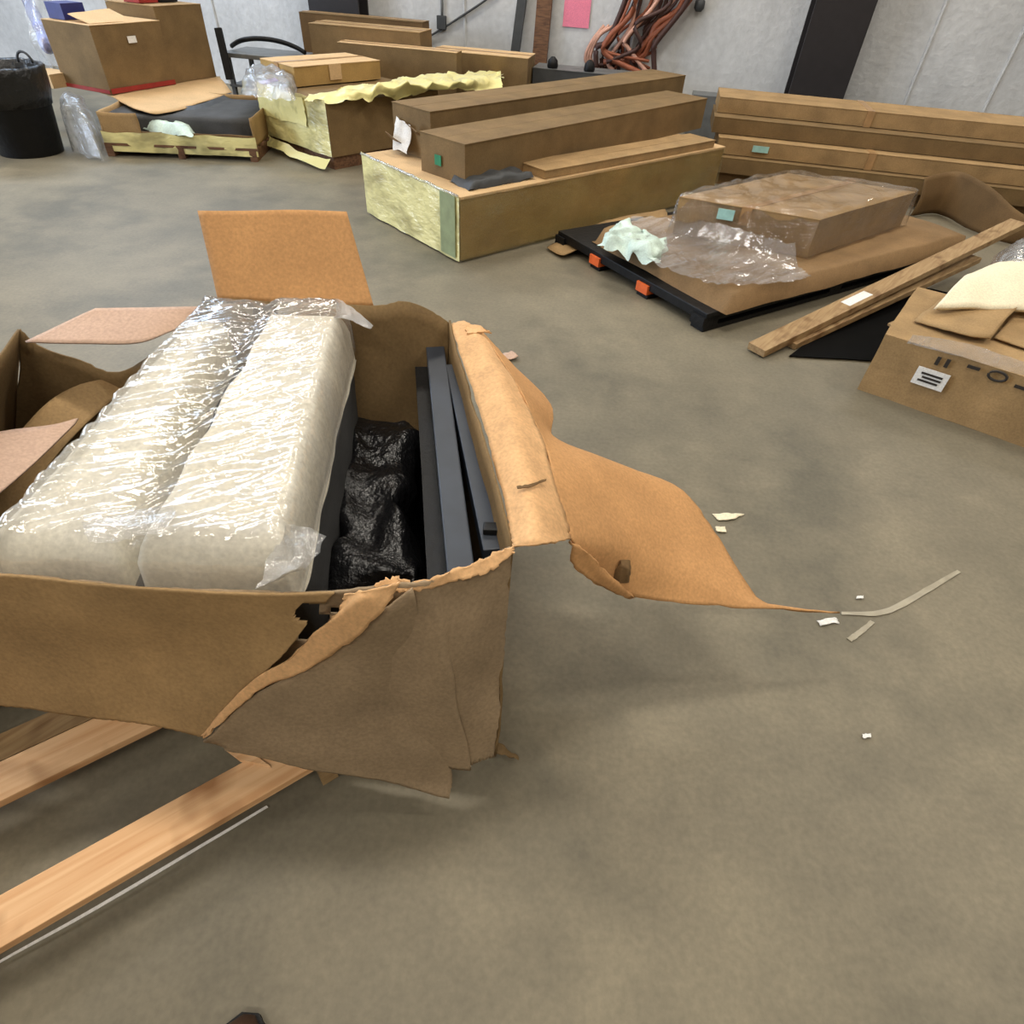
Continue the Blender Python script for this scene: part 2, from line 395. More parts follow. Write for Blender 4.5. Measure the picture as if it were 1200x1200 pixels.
ctn = thing('torn_carton', 'large torn open cardboard carton with splayed flaps on the foreground pallet', 'box', (FRb + BLb) / 2)
def base_pt(t, a=FRb, b=FLb): return a.lerp(b, t)
obj('bottom_panel', hexa([FRb, FLb, BLb, BRb], [v + Vector((0, 0, .008)) for v in (FRb, FLb, BLb, BRb)]), M['card_dark'], ctn)
fw_top = [FR, at(575, 652, .715), at(555, 664, .71), at(520, 676, .71), at(482, 686, .71), at(330, 694, .695), at(160, 688, .695), at(0, 674, .695), FL]
fw_bot = [FRb, at(569, 889, ZB), at(556, 893, ZB), at(543, 897, ZB), at(531, 899, ZB), base_pt(.36), base_pt(.60), base_pt(.82), FLb]
fw_mid = [a.lerp(b, .5) for a, b in zip(fw_top, fw_bot)]
def punch(vf, c, r):
    v, f = vf; return v, [q for q in f if (sum((v[i] for i in q), Vector()) / len(q) - c).length > r * (1 + .4 * nz(v[q[0]], 30))]
obj('front_wall', punch(sheet([fw_top, fw_mid, fw_bot], 120, 50, .006, 9, .002, 1.0), at(368, 693, .70).lerp(base_pt(.38), .17), .07), M['card_out'], ctn, True, solid=.006)
lip = [at(600, 640, .725), at(578, 648, .725), at(552, 660, .72), at(520, 672, .72), at(482, 682, .715), at(462, 676, .715), at(440, 684, .712)]
lip2 = [at(600, 648, .718), at(582, 662, .71), at(556, 676, .705), at(522, 684, .702), at(486, 692, .70), at(470, 694, .70), at(440, 694, .70)]
obj('torn_rim', sheet([lip, lip2], 50, 5, .005, 16, .004, 2.0), M['card_torn'], ctn, True, solid=.004)
rw_top = [FR.lerp(BR, t) + Vector((0, 0, .008 * math.sin(t * 7))) for t in (0, .25, .5, .75, 1)]
rw_bot = [FRb.lerp(BRb, t) for t in (0, .25, .5, .75, 1)]
obj('side_wall', sheet([rw_top, rw_bot], 30, 14, .008, 6, .002, 3.0), M['card_brown'], ctn, True, solid=.006)
bw_px = [(527, 378), (500, 362), (470, 353), (440, 357), (350, 356), (255, 352), (200, 400), (140, 437), (95, 424), (45, 404)]
bw_top = [vplane(x, y, BR, BL) for x, y in bw_px] + [BL]
bl_ = (BL - BR); bl_.z = 0
bw_bot = [BRb.lerp(BLb, max(0, min(1, (v - BR).dot(bl_) / bl_.length_squared))) for v in bw_top]
obj('back_wall', sheet([bw_top, bw_bot], 70, 14, .007, 6, .002, 4.0), M['card_brown'], ctn, True, solid=.006)
obj('side_wall', sheet([[BL, BL.lerp(FL, .5), FL], [BLb, BLb.lerp(FLb, .5), FLb]], 30, 14, .008, 6, 0, 5.0), M['card_brown'], ctn, True, solid=.006)

# splayed flaps
obj('back_flap', sheet([[vplane(256, 350, BR, BL), vplane(345, 356, BR, BL), vplane(438, 360, BR, BL)],
    [at(232, 248, .98), at(320, 246, .985), at(406, 248, .98)]], 18, 18, .003, 6, 0, 6.0), M['card_in'], ctn, True, solid=.005)
obj('back_side_flap', sheet([[at(30, 401, .70), at(95, 403, .71), at(160, 402, .71), at(203, 388, .71)],
    [at(112, 362, .74), at(150, 361, .74), at(200, 361, .74), at(250, 360, .73)]], 24, 10, .004, 5, 0, 7.0), M['card_pink'], ctn, True, solid=.005)
obj('inner_flap', sheet([[at(-90, 528, .62), at(0, 507, .60), at(60, 499, .58), at(92, 491, .57)],
    [at(-90, 640, .62), at(-40, 606, .60), at(10, 570, .58), at(88, 497, .57)]], 20, 12, .004, 5, 0, 8.0), M['card_pink'], ctn, True, solid=.005)
obj('inner_liner', sheet([[at(-60, 620, .30), at(30, 500, .50), at(85, 455, .55), at(142, 440, .52)],
    [at(0, 640, .28), at(60, 540, .46), at(120, 480, .50), at(160, 446, .50)]], 18, 10, .004, 5, 0, 8.5), M['card'], ctn, True, solid=.005)
obj('front_flap', punch(sheet([[v + Vector((.002, -.012, .006)) for v in (at(392, 690, .708), at(330, 691, .702), at(180, 688, .70), at(0, 670, .70), FL)],
    [at(322, 776, .52), at(260, 765, .52), at(130, 755, .52), at(-40, 745, .52), at(-170, 745, .52)],
    [at(240, 861, .30), at(190, 851, .31), at(95, 838, .31), at(-60, 820, .31), at(-200, 815, .31)]], 120, 60, .006, 6, .001, 9.0), at(372, 716, .652) + Vector((.002, -.008, .004)), .034), M['card'], ctn, True, solid=.005)
cf = obj('corner_flap', sheet([[at(482, 689, .712), at(440, 722, .66), at(372, 776, .52), at(300, 812, .43), at(238, 868, .30)],
    [at(505, 790, .44), at(470, 805, .41), at(410, 830, .37), at(330, 855, .32), at(255, 872, .28)],
    [at(529, 900, .14), at(500, 897, .16), at(430, 890, .2), at(340, 882, .25), at(262, 876, .27)],
    [at(527, 935, .06), at(470, 920, .10), at(410, 908, .15), at(335, 894, .21), at(265, 879, .26)]], 34, 30, .005, 9, .001, 10.0), M['card_out'], ctn, True, solid=.005)
obj('torn_strip', sheet([[at(470, 681, .73), at(442, 724, .675), at(372, 778, .535), at(300, 812, .445), at(240, 864, .31)],
    [at(436, 690, .735), at(412, 712, .70), at(352, 764, .56), at(288, 806, .455), at(238, 862, .31)],
    [at(405, 696, .715), at(392, 722, .665), at(330, 778, .52), at(276, 818, .42), at(236, 860, .30)]], 40, 12, .004, 14, .003, 11.0), M['card_torn'], cf, True, solid=.003)
flap_rows = [
 [(527, 380, .72), (542, 376, .725), (552, 382, .72), (558, 384, .715), (563, 387, .71)],
 [(536, 405, .72), (556, 394, .735), (573, 402, .72), (592, 422, .68), (602, 431, .65)],
 [(556, 462, .72), (584, 440, .745), (606, 452, .715), (630, 465, .64), (645, 474, .60)],
 [(576, 530, .72), (604, 508, .745), (632, 506, .70), (646, 510, .63), (656, 522, .59)],
 [(588, 575, .72), (616, 560, .745), (646, 556, .70), (715, 548, .57), (788, 569, .45)],
 [(597, 615, .72), (628, 604, .745), (658, 596, .68), (755, 606, .50), (842, 632, .37)],
 [(601, 634, .72), (634, 626, .745), (666, 622, .66), (770, 660, .44), (893, 706, .29)],
 [(603, 640, .72), (640, 635, .74), (668, 632, .655), (742, 699, .40), (985, 718, .25)]]
FRW = [[at(*p) for p in r] for r in flap_rows]
rf = obj('side_flap', sheet([r[2:] for r in FRW], 36, 56, .006, 8, .002, 12.0), M['card_in'], ctn, True, solid=.005)
obj('rim_fold', sheet([r[:3] for r in FRW], 14, 56, .005, 9, .002, 13.0), M['card_torn'], rf, True, solid=.005)
obj('ragged_tongue', sheet([[at(668, 634, .652), at(690, 650, .60), at(712, 672, .52), at(742, 699, .40)],
    [at(672, 640, .640), at(684, 652, .60), at(708, 676, .52), at(742, 700, .40)],
    [at(668, 656, .60), at(676, 668, .57), at(702, 686, .49), at(738, 701, .40)]], 20, 8, .004, 12, .003, 14.0), M['card_in'], rf, True, solid=.005)
obj('torn_knot', puffy([at(718, 655, .505), at(740, 658, .50), at(736, 682, .47), at(722, 680, .475)], .47, .52, 8, 8, .4, .012, 40, 1), M['card_dark'], rf, True)
obj('torn_crease', sheet([[at(605, 570, .752), at(622, 567, .754), at(640, 561, .735)], [at(606, 573, .752), at(623, 570, .754), at(640, 563, .735)]], 10, 2, .001, 20, .001), M['card_dark'], rf, solid=.002)
obj('torn_tab', sheet([[at(545, 384, .735), at(556, 380, .735), at(572, 388, .73)], [at(548, 392, .735), at(560, 390, .735), at(575, 390, .72)]], 8, 5, .004, 30, .003), M['card_torn'], ctn, solid=.004)

# foam wrapped package
nin = Vector((dB.x, dB.y, 0)).normalized() * .07
qR = [at(128, 690, .74) + nin, at(338, 694, .74) + nin, at(408, 362, .79), at(316, 358, .79)]
qL = [at(-62, 676, .74) + nin, at(112, 682, .74) + nin, at(262, 362, .79), at(230, 366, .79)]
inset = (BR - FR).normalized() * .02
pk = thing('foam_package', 'white foam slabs on a charcoal core in clear plastic inside the torn carton', 'package', at(230, 520, .74) * 1 - Vector((0, 0, .58)))
cq = [qL[0], qR[1], qR[2], qL[3]]
cq = [Vector((v.x, v.y, 0)) for v in cq]; cc_ = sum(cq, Vector()) / 4
cq = [v + (cc_ - v).normalized() * .022 for v in cq]
cqb = [cq[0] + nin * 4, cq[1] + nin * 2, cq[2], cq[3]]
obj('core', soften(hexa([Vector((v.x, v.y, .156)) for v in cqb], [Vector((v.x, v.y, .63)) for v in cq]), 8, .006, 6), M['core'], pk, True)
obj('foam_slab', puffy(qR, .632, .77, 34, 60, .14, .010, 9, 1, lambda u, v: .755 + .045 * v), M['foam'], pk, True)
obj('foam_slab', puffy(qL, .632, .75, 34, 60, .14, .010, 9, 2, lambda u, v: .735 + .055 * v), M['foam'], pk, True)
fq = [at(-60, 680, .75) + nin, at(342, 696, .75) + nin, at(411, 358, .79), at(240, 356, .79)]
def ftop(u, v):
    k = u * 7 + v * 3; q = Vector((u * 2.2, v * 17 - u * 5, 0))
    fold = (1 - abs(noise.noise(q * .9))) ** 4 + .5 * (1 - abs(noise.noise(q * 2.1 + Vector((4, 1, 0))))) ** 4
    return .772 + .05 * v - .016 * math.exp(-((u - .45) / .07) ** 2) + .010 * fold
obj('plastic_wrap', puffy(fq, .66, .8, 90, 200, .09, .003, 10, 3, ftop), M['clear'], pk, True)
obj('plastic_corner', sheet([[at(322, 610, .74), at(350, 616, .75), at(380, 627, .74)], [at(318, 650, .74), at(345, 660, .745), at(360, 668, .73)], [at(300, 688, .73), at(318, 680, .73), at(335, 672, .72)]], 14, 14, .012, 25, .002, 3.3), M['clear2'], pk, True)
obj('plastic_corner', sheet([[at(395, 350, .81), at(415, 362, .80), at(438, 383, .77)], [at(390, 372, .80), at(412, 378, .79), at(434, 386, .77)]], 12, 10, .010, 25, .002, 4.3), M['clear2'], pk, True)
obj('plastic_gather', sheet([[at(95, 610, .775), at(150, 600, .78), at(205, 590, .775)], [at(100, 624, .785), at(150, 617, .79), at(205, 606, .785)], [at(104, 636, .775), at(150, 632, .78), at(196, 622, .775)]], 20, 12, .008, 25, .002, 4.3), M['clear2'], pk, True)

# black case, painted bars, bagged hardware
bd = Vector((at(548, 650, .6).x - at(508, 405, .66).x, at(548, 650, .6).y - at(508, 405, .66).y, 0))
c0 = at(486, 420, .6); c1 = at(545, 420, .6); c2 = at(582, 668, .6); c3 = at(502, 694, .6)
wn_ = Vector((-dB.y, dB.x, 0)).normalized(); fn_ = Vector((dB.x, dB.y, 0)).normalized()
def inside(p):                                       # keep clear of the carton's side and front walls
    p = p.copy()
    for A in (FR, FRb):
        k = (p - A).dot(wn_); p += wn_ * max(0, .03 - k)
    k = (p - FR.lerp(FRb, .2)).dot(fn_); return p + fn_ * max(0, .02 - k)
c0, c1, c2, c3 = (inside(v) for v in (c0, c1, c2, c3))
kp = obj('flat_black_case', soften(hexa([Vector((v.x, v.y, .156)) for v in (c0, c1, c2, c3)], [Vector((v.x, v.y, .60)) for v in (c0, c1, c2, c3)]), 4, .003, 5), M['black'])
tag(kp, 'flat black case lying under the two dark steel bars in the torn carton', 'case')
b1 = thing('steel_bar', 'longer dark painted steel bar lying on the black case, nearer the foam', 'bar', at(528, 520, .605))
obj('tube', bar(at(509, 404, .632), at(541, 684, .632), .054, .05), M['steel'], b1, bevel=.003)
b2 = thing('steel_bar', 'shorter dark painted steel bar with a black end cap beside the carton wall', 'bar', at(555, 540, .605))
obj('tube', bar(at(530, 434, .628), at(578, 652, .628), .042, .042), M['steel'], b2, bevel=.003)
obj('end_cap', bar(at(566, 621, .65), at(592, 622, .65), .026, .026), M['black'], b2, bevel=.004)
hq = [at(360, 720, .42), at(495, 715, .42), at(492, 440, .42), at(420, 430, .42)]
hb = obj('hardware_bag', puffy(hq, .156, .44, 26, 46, .22, .05, 9, 6), M['bagdark'] if 'bagdark' in M else M['blackbag'], None, True)
tag(hb, 'lumpy dark plastic bag of hardware between the foam package and the black case', 'bag')
bp = obj('brown_paper_padding', puffy([at(425, 480, .45), at(490, 470, .45), at(516, 405, .45), at(440, 395, .45)], .16, .46, 20, 20, .3, .04, 14, 9), M['card_dark'], None, True)
tag(bp, 'crumpled brown paper padding at the far inside corner of the torn carton', 'paper')

# ------------------------------------------------------------ cartons
def frame(m, a, b):
    """square corner footprint from the near corner and two far corners: unit directions and lengths"""
    m, a, b = (Vector((v[0], v[1], 0)) for v in (m, a, b))
    ea = (a - m); la = ea.length; ea.normalize(); n = Vector((-ea.y, ea.x, 0))
    if n.dot(b - m) < 0: n = -n
    return m, ea, n, la, (b - m).dot(n)
def quad(m, ea, eb, la, lb): return [m, m + ea * la, m + ea * la + eb * lb, m + eb * lb]
def lift(q, z): return [Vector((v.x, v.y, z)) for v in q]
def carton(name, label, m, ea, eb, la, lb, z0, z1, mat, top=None, group=None, cat='box', tape=True, amp=.006, seed=0.0, flaps=True):
    """closed carton: body, two lid flaps meeting over the long middle, tape over the seam"""
    q = quad(m, ea, eb, la, lb); c = sum(q, Vector()) / 4
    t = thing(name, label, cat, Vector((c.x, c.y, z0)), group)
    obj('body', soften(hexa(lift(q, z0), lift(q, z1 - .006)), 5, amp, 3, seed), mat, t)
    if flaps:
        tm = top or mat; g = .004
        for k in (0, 1):
            o = m + eb * (lb / 2 + g / 2) * k
            qq = quad(o - ea * .003 - eb * .003 * (1 - k), ea, eb, la + .006, lb / 2 - g / 2 + .003)
            obj('lid_flap', soften(hexa(lift(qq, z1 - .005), lift(qq, z1)), 3, amp * .5, 3, seed + k), tm, t)
        if tape:
            o = m + eb * (lb / 2 - .03) - ea * .002
            obj('tape', slab(o, ea, eb, la + .004, .06, z1 + .0015, z1 + .003), M['tape'], t)
            obj('tape', slab(o - ea * .008, ea, eb, .005, .06, z1 - .10, z1 + .003), M['tape'], t)
    return t
M['tape'] = plain('brown_tape', S(170, 134, 92), .3)
def decal(name, p, u, v, w_, h_, mat, parent, n=None, thick=.002):
    """flat print or paper stuck on a face: centre, right and up directions"""
    p, u, v = Vector(p), Vector(u).normalized(), Vector(v).normalized()
    n = u.cross(v).normalized() * thick
    q = [p - u * w_ / 2 - v * h_ / 2, p + u * w_ / 2 - v * h_ / 2, p + u * w_ / 2 + v * h_ / 2, p - u * w_ / 2 + v * h_ / 2]
    return obj(name, hexa([a - n for a in q], [a + n for a in q]), mat, parent)

# --- low film wrapped crate in the middle, long cartons lying on it
m, ea, eb, la, lb = frame(at(540, 308), at(780, 246), at(368, 195, .4))
la = 2.75; lb = 1.15
yq = quad(m, ea, eb, la, lb); yc = sum(yq, Vector()) / 4
yc_t = thing('wrapped_crate', 'long low cardboard crate wrapped in yellow film in the middle of the floor', 'crate', yc)
obj('body', soften(hexa(lift(yq, .02), lift(yq, .385)), 6, .008, 3), M['card_yel'], yc_t)
obj('lid', soften(hexa(lift(quad(m - ea * .008 - eb * .008, ea, eb, la + .016, lb + .016), .385), lift(quad(m - ea * .008 - eb * .008, ea, eb, la + .016, lb + .016), .40)), 5, .004, 3), M['card_lt'], yc_t)
obj('skid', slab(m + ea * .02 + eb * .02, ea, eb, la - .04, lb - .04, 0, .02), M['wood2'], yc_t)
obj('yellow_film', skirt(yq, .012, .41, .012, 40, 8, .012, 5, 1, (3,)), M['yfilm'], yc_t, True)
obj('thin_film', skirt(yq, .012, .39, .012, 40, 8, .012, 5, 1, (0,)), M['yfilm2'], yc_t, True)
obj('corner_tape', slab(m - ea * .03 - eb * (-.02), ea, eb, .004, .16, .03, .40), M['cgreen'], yc_t)
obj('film_edge', tube([m + eb * (lb * i / 14) - ea * .02 + Vector((0, 0, .405 + .012 * nz((i, 0, 0), .9))) for i in range(15)], .009, 6), M['clear2'], yc_t, True)
def longbox(label, p, q, w_, h_, zb, mat, name='long_carton', group=None, seed=0):
    p, q = Vector((p[0], p[1], 0)), Vector((q[0], q[1], 0)); e = (q - p).normalized(); n = Vector((-e.y, e.x, 0))
    return carton(name, label, p, e, n, (q - p).length, w_, zb, zb + h_, mat, None, group, 'carton', False, .004, seed), e, n
lp, lq = at(545, 217, .402), at(850, 143, .402)
ev2 = (lq - lp); ev2.z = 0; ev2.normalize()
lb1, e1, nn1 = longbox('long brown carton with a green dot on its end, lying on the yellow wrapped crate', lp + ev2 * .0, lp + ev2 * 3.0, .42, .23, .402, M['card_brown'], seed=1)
gp = lp + nn1 * .24 - e1 * .012; gp.z = .50
decal('green_dot', gp, -nn1, (0, 0, 1), .06, .06, M['green'], lb1)
sp = lp + nn1 * .54 + e1 * .2; sp.z = 0
lb2, e2, nn2 = longbox('long brown carton with a paper sheet at its torn end, behind the green dotted carton', sp, sp + e1 * 3.3, .40, .30, .402, M['card_brown'], seed=2)
o_ = sp + nn2 * .18 - e2 * .02
obj('end_paper', sheet([[o_ + Vector((0, 0, .43)) - e2 * .05, o_ + nn2 * .16 + Vector((0, 0, .43)) - e2 * .05], [o_ + Vector((0, 0, .60)), o_ + nn2 * .16 + Vector((0, 0, .62))]], 8, 8, .02, 12, .003), M['white'], lb2, solid=.003)
for k, zz in ((.02, .54), (.25, .45)):
    obj('end_flap', sheet([[sp + nn2 * k + Vector((0, 0, zz)), sp + nn2 * (k + .13) + Vector((0, 0, zz))], [sp + nn2 * k - e2 * .11 + Vector((0, 0, zz + .05)), sp + nn2 * (k + .13) - e2 * .09 + Vector((0, 0, zz + .08))]], 6, 6, .01, 12), M['card_dark'], lb2, solid=.005)
lw = m + ea * .72 + eb * .02
cb = carton('flat_carton', 'flat brown carton lying along the crate edge below the green dotted carton', lw, ea, eb, 1.9, .26, .402, .455, M['card'], amp=.004, seed=5, tape=False)
gb = obj('grey_plastic_bag', puffy(quad(m + ea * .12 + eb * .06, ea, eb, .55, .22), .400, .45, 20, 16, .3, .02, 14, 4), M['dgrey'], None, True)
tag(gb, 'crumpled grey plastic squeezed under the near end of the green dotted carton', 'plastic')

# --- long cartons stacked along the wall at the right
sd = at(1200, 152, .62) - at(845, 117, .62); sd.z = 0; sd.normalize(); sn = Vector((-sd.y, sd.x, 0))
s0 = at(845, 117, .62); s0.z = 0
lay = [(0.00, .30, .50, .62, .55, M['card'], 'topmost long carton of the stack along the wall'),
       (-.02, .10, .37, .495, .62, M['card_brown'], 'second long carton from the top of the stack along the wall'),
       (.05, -.06, .24, .365, .60, M['card'], 'third long carton from the top of the stack along the wall, with a white sticker'),
       (.1, -.16, .11, .235, .66, M['card_brown'], 'fourth long carton from the top of the stack along the wall'),
       (.05, -.10, .0, .105, .62, M['card_dark'], 'lowest dark long carton of the stack along the wall')]
for i, (du, dv, z0, z1, wd_, mt, lab) in enumerate(lay):
    t = carton('long_carton', lab, s0 + sd * du + sn * (dv - .12), sd, sn, 4.4 + .1 * i, wd_, z0, z1, mt, None, 'long cartons along the wall', 'carton', False, .004, i * 3.1)
    if i == 2:
        decal('sticker', s0 + sd * (du + .38) + sn * (dv - .145) + Vector((0, 0, .31)), sd, (0, 0, 1), .14, .05, M['teal'], t)
    if i in (0, 2):
        obj('tape', slab(s0 + sd * (du + 1.3) + sn * (dv - .13), sd, sn, .06, wd_ + .02, z0 - .002, z1 + .003), M['tape'], t)
_b = [at(1085, 208, .30), at(1120, 200, .34), at(1150, 212, .34), at(1185, 240, .26), at(1225, 270, .14)]
bs_ = obj('bent_cardboard', sheet([_b, [Vector((v.x, v.y - .05, v.z * .5)) for v in _b], [Vector((v.x, v.y - .03, .01)) for v in _b]], 24, 8, .01, 5), M['card_dark'], None, True, solid=.006)
tag(bs_, 'bent brown cardboard panel curling out in front of the stacked long cartons', 'cardboard')

# --- film wrapped pallet at the right
wm = at(838, 362, .13); wa = at(1190, 268, .13); wb = at(690, 272, .13)
m2, ea2, eb2, la2, lb2_ = frame(wm, wa, wb); la2 = min(la2, 2.5)
wp = thing('plastic_pallet', 'black plastic pallet with orange corner blocks under the film wrapped cardboard', 'pallet', m2 + ea2 * la2 * .45 + eb2 * lb2_ / 2)
obj('deck', slab(m2 - ea2 * .05, ea2, eb2, la2 * .93, lb2_ + .16, .055, .11), M['black'], wp, bevel=.006)
for k in (.0, .36, .72, 1.02):
    obj('runner', slab(m2 - ea2 * .05 + eb2 * (k * (lb2_ + .04)), ea2, eb2, la2 * .88, .10, 0, .03), M['black'], wp, bevel=.004)
    for j in (0, .45, .85):
        obj('block', slab(m2 + ea2 * (-.065 + la2 * j) + eb2 * (k * (lb2_ + .04)), ea2, eb2, .12, .10, .03, .085), M['orange'] if (j == 0 and k in (.36, .72)) else M['black'], wp)
pad = obj('cardboard_pad', puffy(quad(m2 + ea2 * .03 - eb2 * .06, ea2, eb2, la2, lb2_ - .06), .112, .215, 40, 40, .05, .010, 4, 2), M['card_pad'], None, True)
tag(pad, 'wide sagging cardboard pad with film over it on the black plastic pallet', 'cardboard')
bm_, bn, be, bl2, bl1 = frame(at(945, 302, .216), at(787, 274, .216), at(1080, 262, .216))
be = at(1080, 256, .216) - bm_; be.z = 0; bl1 = min(be.length, 1.2); be.normalize()
wbx = carton('film_wrapped_carton', 'brown carton under shiny clear film on the sagging cardboard pad', bm_, be, bn, bl1, bl2, .216, .44, M['card'], amp=.012, seed=8)
bq = quad(bm_, be, bn, bl1, bl2); 
obj('clear_film', puffy(quad(bm_ - be * .03 - bn * .03, be, bn, bl1 + .06, bl2 + .06), .225, .47, 50, 50, .05, .02, 9, 2), M['clear3'], wbx, True)
decal('sticker', bm_ + bn * bl2 * .62 - be * .035 + Vector((0, 0, .39)), -bn, (0, 0, 1), .10, .06, M['teal'], wbx)
def crumple(rows, nu, nv, h, seed):
    v, f = sheet(rows, nu, nv, .006, 6, .004, seed)
    for p in v:
        q = Vector((p.x * 1.5 + p.y * 1.2, p.y * 8 - p.x * 7, seed)); p.z += h * ((1 - abs(noise.noise(q))) ** 5 + .6 * (1 - abs(noise.noise(q * 2.3))) ** 6)
    return v, f
fs = obj('film_sheet', crumple([[at(740, 255, .27), at(800, 258, .30), at(860, 268, .34), at(930, 290, .34)], [at(735, 280, .24), at(800, 285, .24), at(870, 300, .245), at(935, 312, .245)], [at(770, 312, .22), at(830, 332, .225), at(890, 335, .23), at(950, 326, .235)]], 60, 60, .014, 5), M['clear'], None, True)
tag(fs, 'loose shiny clear film spilling over the near side of the cardboard pad', 'plastic')
mf = obj('mint_foam_wrap', puffy([at(700, 290, .2), at(770, 312, .2), at(785, 288, .22), at(722, 262, .22)], .20, .27, 24, 20, .3, .05, 14, 3), M['mint'], None, True)
tag(mf, 'crumpled mint green and white foam wrap on the left corner of the pallet', 'foam')
ks = obj('kraft_sheet', sheet([[at(640, 290, .02), at(700, 262, .08), at(780, 245, .10)], [at(660, 300, .03), at(715, 275, .10), at(785, 262, .16)]], 16, 10, .012, 8, .003), M['card'], None, True, solid=.004)
tag(ks, 'thin kraft sheet between the yellow wrapped crate and the black pallet', 'cardboard')

# --- two planks leaning on the pallet
def plank(label, a, b, w_, t_, up=(0, 0, 1), extra=None):
    c = thing('plank', label, 'plank', Vector((a.x, a.y, 0)))
    obj('board', bar(a, b, w_, t_, up), M['wood2'], c, bevel=.003)
    return c
pa, pb = at(886, 410, .03), at(1192, 262, .30)
pk1 = plank('bare wooden plank with a white label, leaning up from the floor beside the black pallet', pa, pb, .11, .04)
d_ = (pb - pa).normalized(); s_ = d_.cross(Vector((0, 0, 1))).normalized(); u_ = s_.cross(d_)
decal('white_label', pa + d_ * ((pb - pa).length * .32) + u_ * .02, d_, s_, .22, .06, M['white'], pk1)
plank('bare wooden plank lying under the labelled plank, nearer the taped box', at(922, 402, .02), at(1140, 302, .15), .11, .035)

# --- taped box at the right edge
m3, ea3, eb3, la3, lb3 = frame(at(1005, 456), at(1200, 524), at(1102, 330, .30))
la3 = 1.1; lb3 = .75; zt = .30
rq = quad(m3, ea3, eb3, la3, lb3)
rb = thing('taped_box', 'cardboard box with a white label and black printed marks at the right edge', 'box', sum(rq, Vector()) / 4)
obj('body', soften(hexa(lift(rq, .0), lift(rq, zt)), 6, .010, 4), M['card'], rb)
fn = -eb3
def onface(px, py): 
    return vplane(px, py, m3 + fn * .012, m3 + ea3 + fn * .012)
lab = onface(1090, 444); lo = decal('white_label', lab, ea3, (0, 0, 1), .135, .085, M['white'], rb)
for k, (dx, ln) in enumerate(((0, .09), (.005, .08), (-.004, .085))):
    decal('label_print', lab + ea3 * dx + Vector((0, 0, .018 - .018 * k)) + fn * .003, ea3, (0, 0, 1), ln, .009, M['ink'], lo)
for (px, py, wdt, hgt) in ((1099, 423, .016, .04), (1110, 426, .016, .04), (1141, 431, .05, .014), (1198, 455, .06, .014)):
    decal('printed_mark', onface(px, py), ea3, (0, 0, 1), wdt, hgt, M['ink'], rb)
c_ = onface(1169, 441)
obj('printed_mark', tube([c_ + ea3 * (.035 * math.cos(a)) + Vector((0, 0, .02 * math.sin(a))) for a in [i * math.pi / 8 for i in range(17)]], .006, 5), M['ink'], rb)
obj('lid_flap', sheet([[at(1070, 376, zt + .01), at(1130, 392, zt + .03), at(1160, 396, zt + .03)], [at(1110, 345, zt + .05), at(1160, 350, zt + .08), at(1200, 352, zt + .09)]], 14, 10, .008, 6, .002), M['card'], rb, True, solid=.006)
obj('lid_flap', sheet([[at(1165, 396, zt + .01), at(1200, 408, zt + .01), at(1300, 440, zt + .01)], [at(1195, 360, zt + .03), at(1240, 368, zt + .03), at(1320, 385, zt + .03)]], 14, 10, .008, 6, .002), M['card'], rb, True, solid=.006)
obj('tape_film', sheet([[onface(1070, 392) , onface(1130, 402), onface(1200, 424)], [onface(1062, 402), onface(1125, 418), onface(1200, 440)]], 20, 6, .004, 14, .001), M['clear2'], rb, True)
cs = obj('cream_foam_sheet', sheet([[at(1095, 362, zt + .06), at(1150, 362, zt + .07), at(1260, 372, zt + .05)], [at(1130, 325, zt + .13), at(1170, 318, zt + .15), at(1280, 325, zt + .15)], [at(1165, 314, zt + .08), at(1200, 305, zt + .10), at(1300, 315, zt + .10)]], 20, 16, .012, 6), M['cream'], None, True, solid=.02)
tag(cs, 'cream foam sheet bulging out of the taped box at the right edge', 'foam')
cw = obj('clear_bag', puffy([at(1165, 318, .38), at(1260, 330, .38), at(1260, 270, .40), at(1175, 285, .40)], .20, .44, 26, 26, .25, .03, 10, 5), M['clear2'], None, True)
tag(cw, 'clear crumpled plastic bag behind the cream foam at the right edge', 'bag')
ss = obj('wood_sliver', bar(at(1042, 381, .22), at(1078, 366, .26), .02, .012), M['wood2'], None)
tag(ss, 'short wood sliver poking out behind the taped box', 'wood')
mt_ = obj('shade_mat', soften(hexa([at(925, 418, .0), at(1032, 424, .0), at(1120, 345, .0), at(1040, 330, .0)], [at(925, 417, .012), at(1032, 423, .012), at(1120, 344, .012), at(1040, 329, .012)]), 5, .006, 8), plain('matt_shade_black', S(10, 10, 10), .95, 0, 0, .1, .1), None)  # added near-black sheet, paints the deep shade between planks and box
tag(mt_, 'near black sheet standing in for the deep shade on the floor between the planks and the taped box', 'sheet')

# ------------------------------------------------------------ left background
# trash can with bag
tc0 = at(44, 183); tc0 += Vector((-.12, .12, 0))
tcn = thing('trash_can', 'black trash can with a bag liner at the left edge', 'trash can', Vector((tc0.x, tc0.y, 0)))
obj('bin', lathe(tc0, [(.24, 0), (.245, .01), (.31, .56), (.325, .57), (.325, .60), (.30, .60), (.29, .56), (.22, .06)], 32), M['black'], tcn, True)
obj('bag_liner', lathe(tc0, [(.302, .36), (.322, .44), (.330, .56), (.340, .615), (.326, .632), (.302, .62), (.28, .51), (.20, .40)], 40, .03), M['blackbag'], tcn, True)
hp = tc0 + Vector((.12, .20, .62))
obj('handle', tube([hp + Vector((.06 * math.cos(a), 0, .075 * math.sin(a))) for a in [i * math.pi / 10 for i in range(11)]], .010, 8), M['dgrey'], tcn, True)

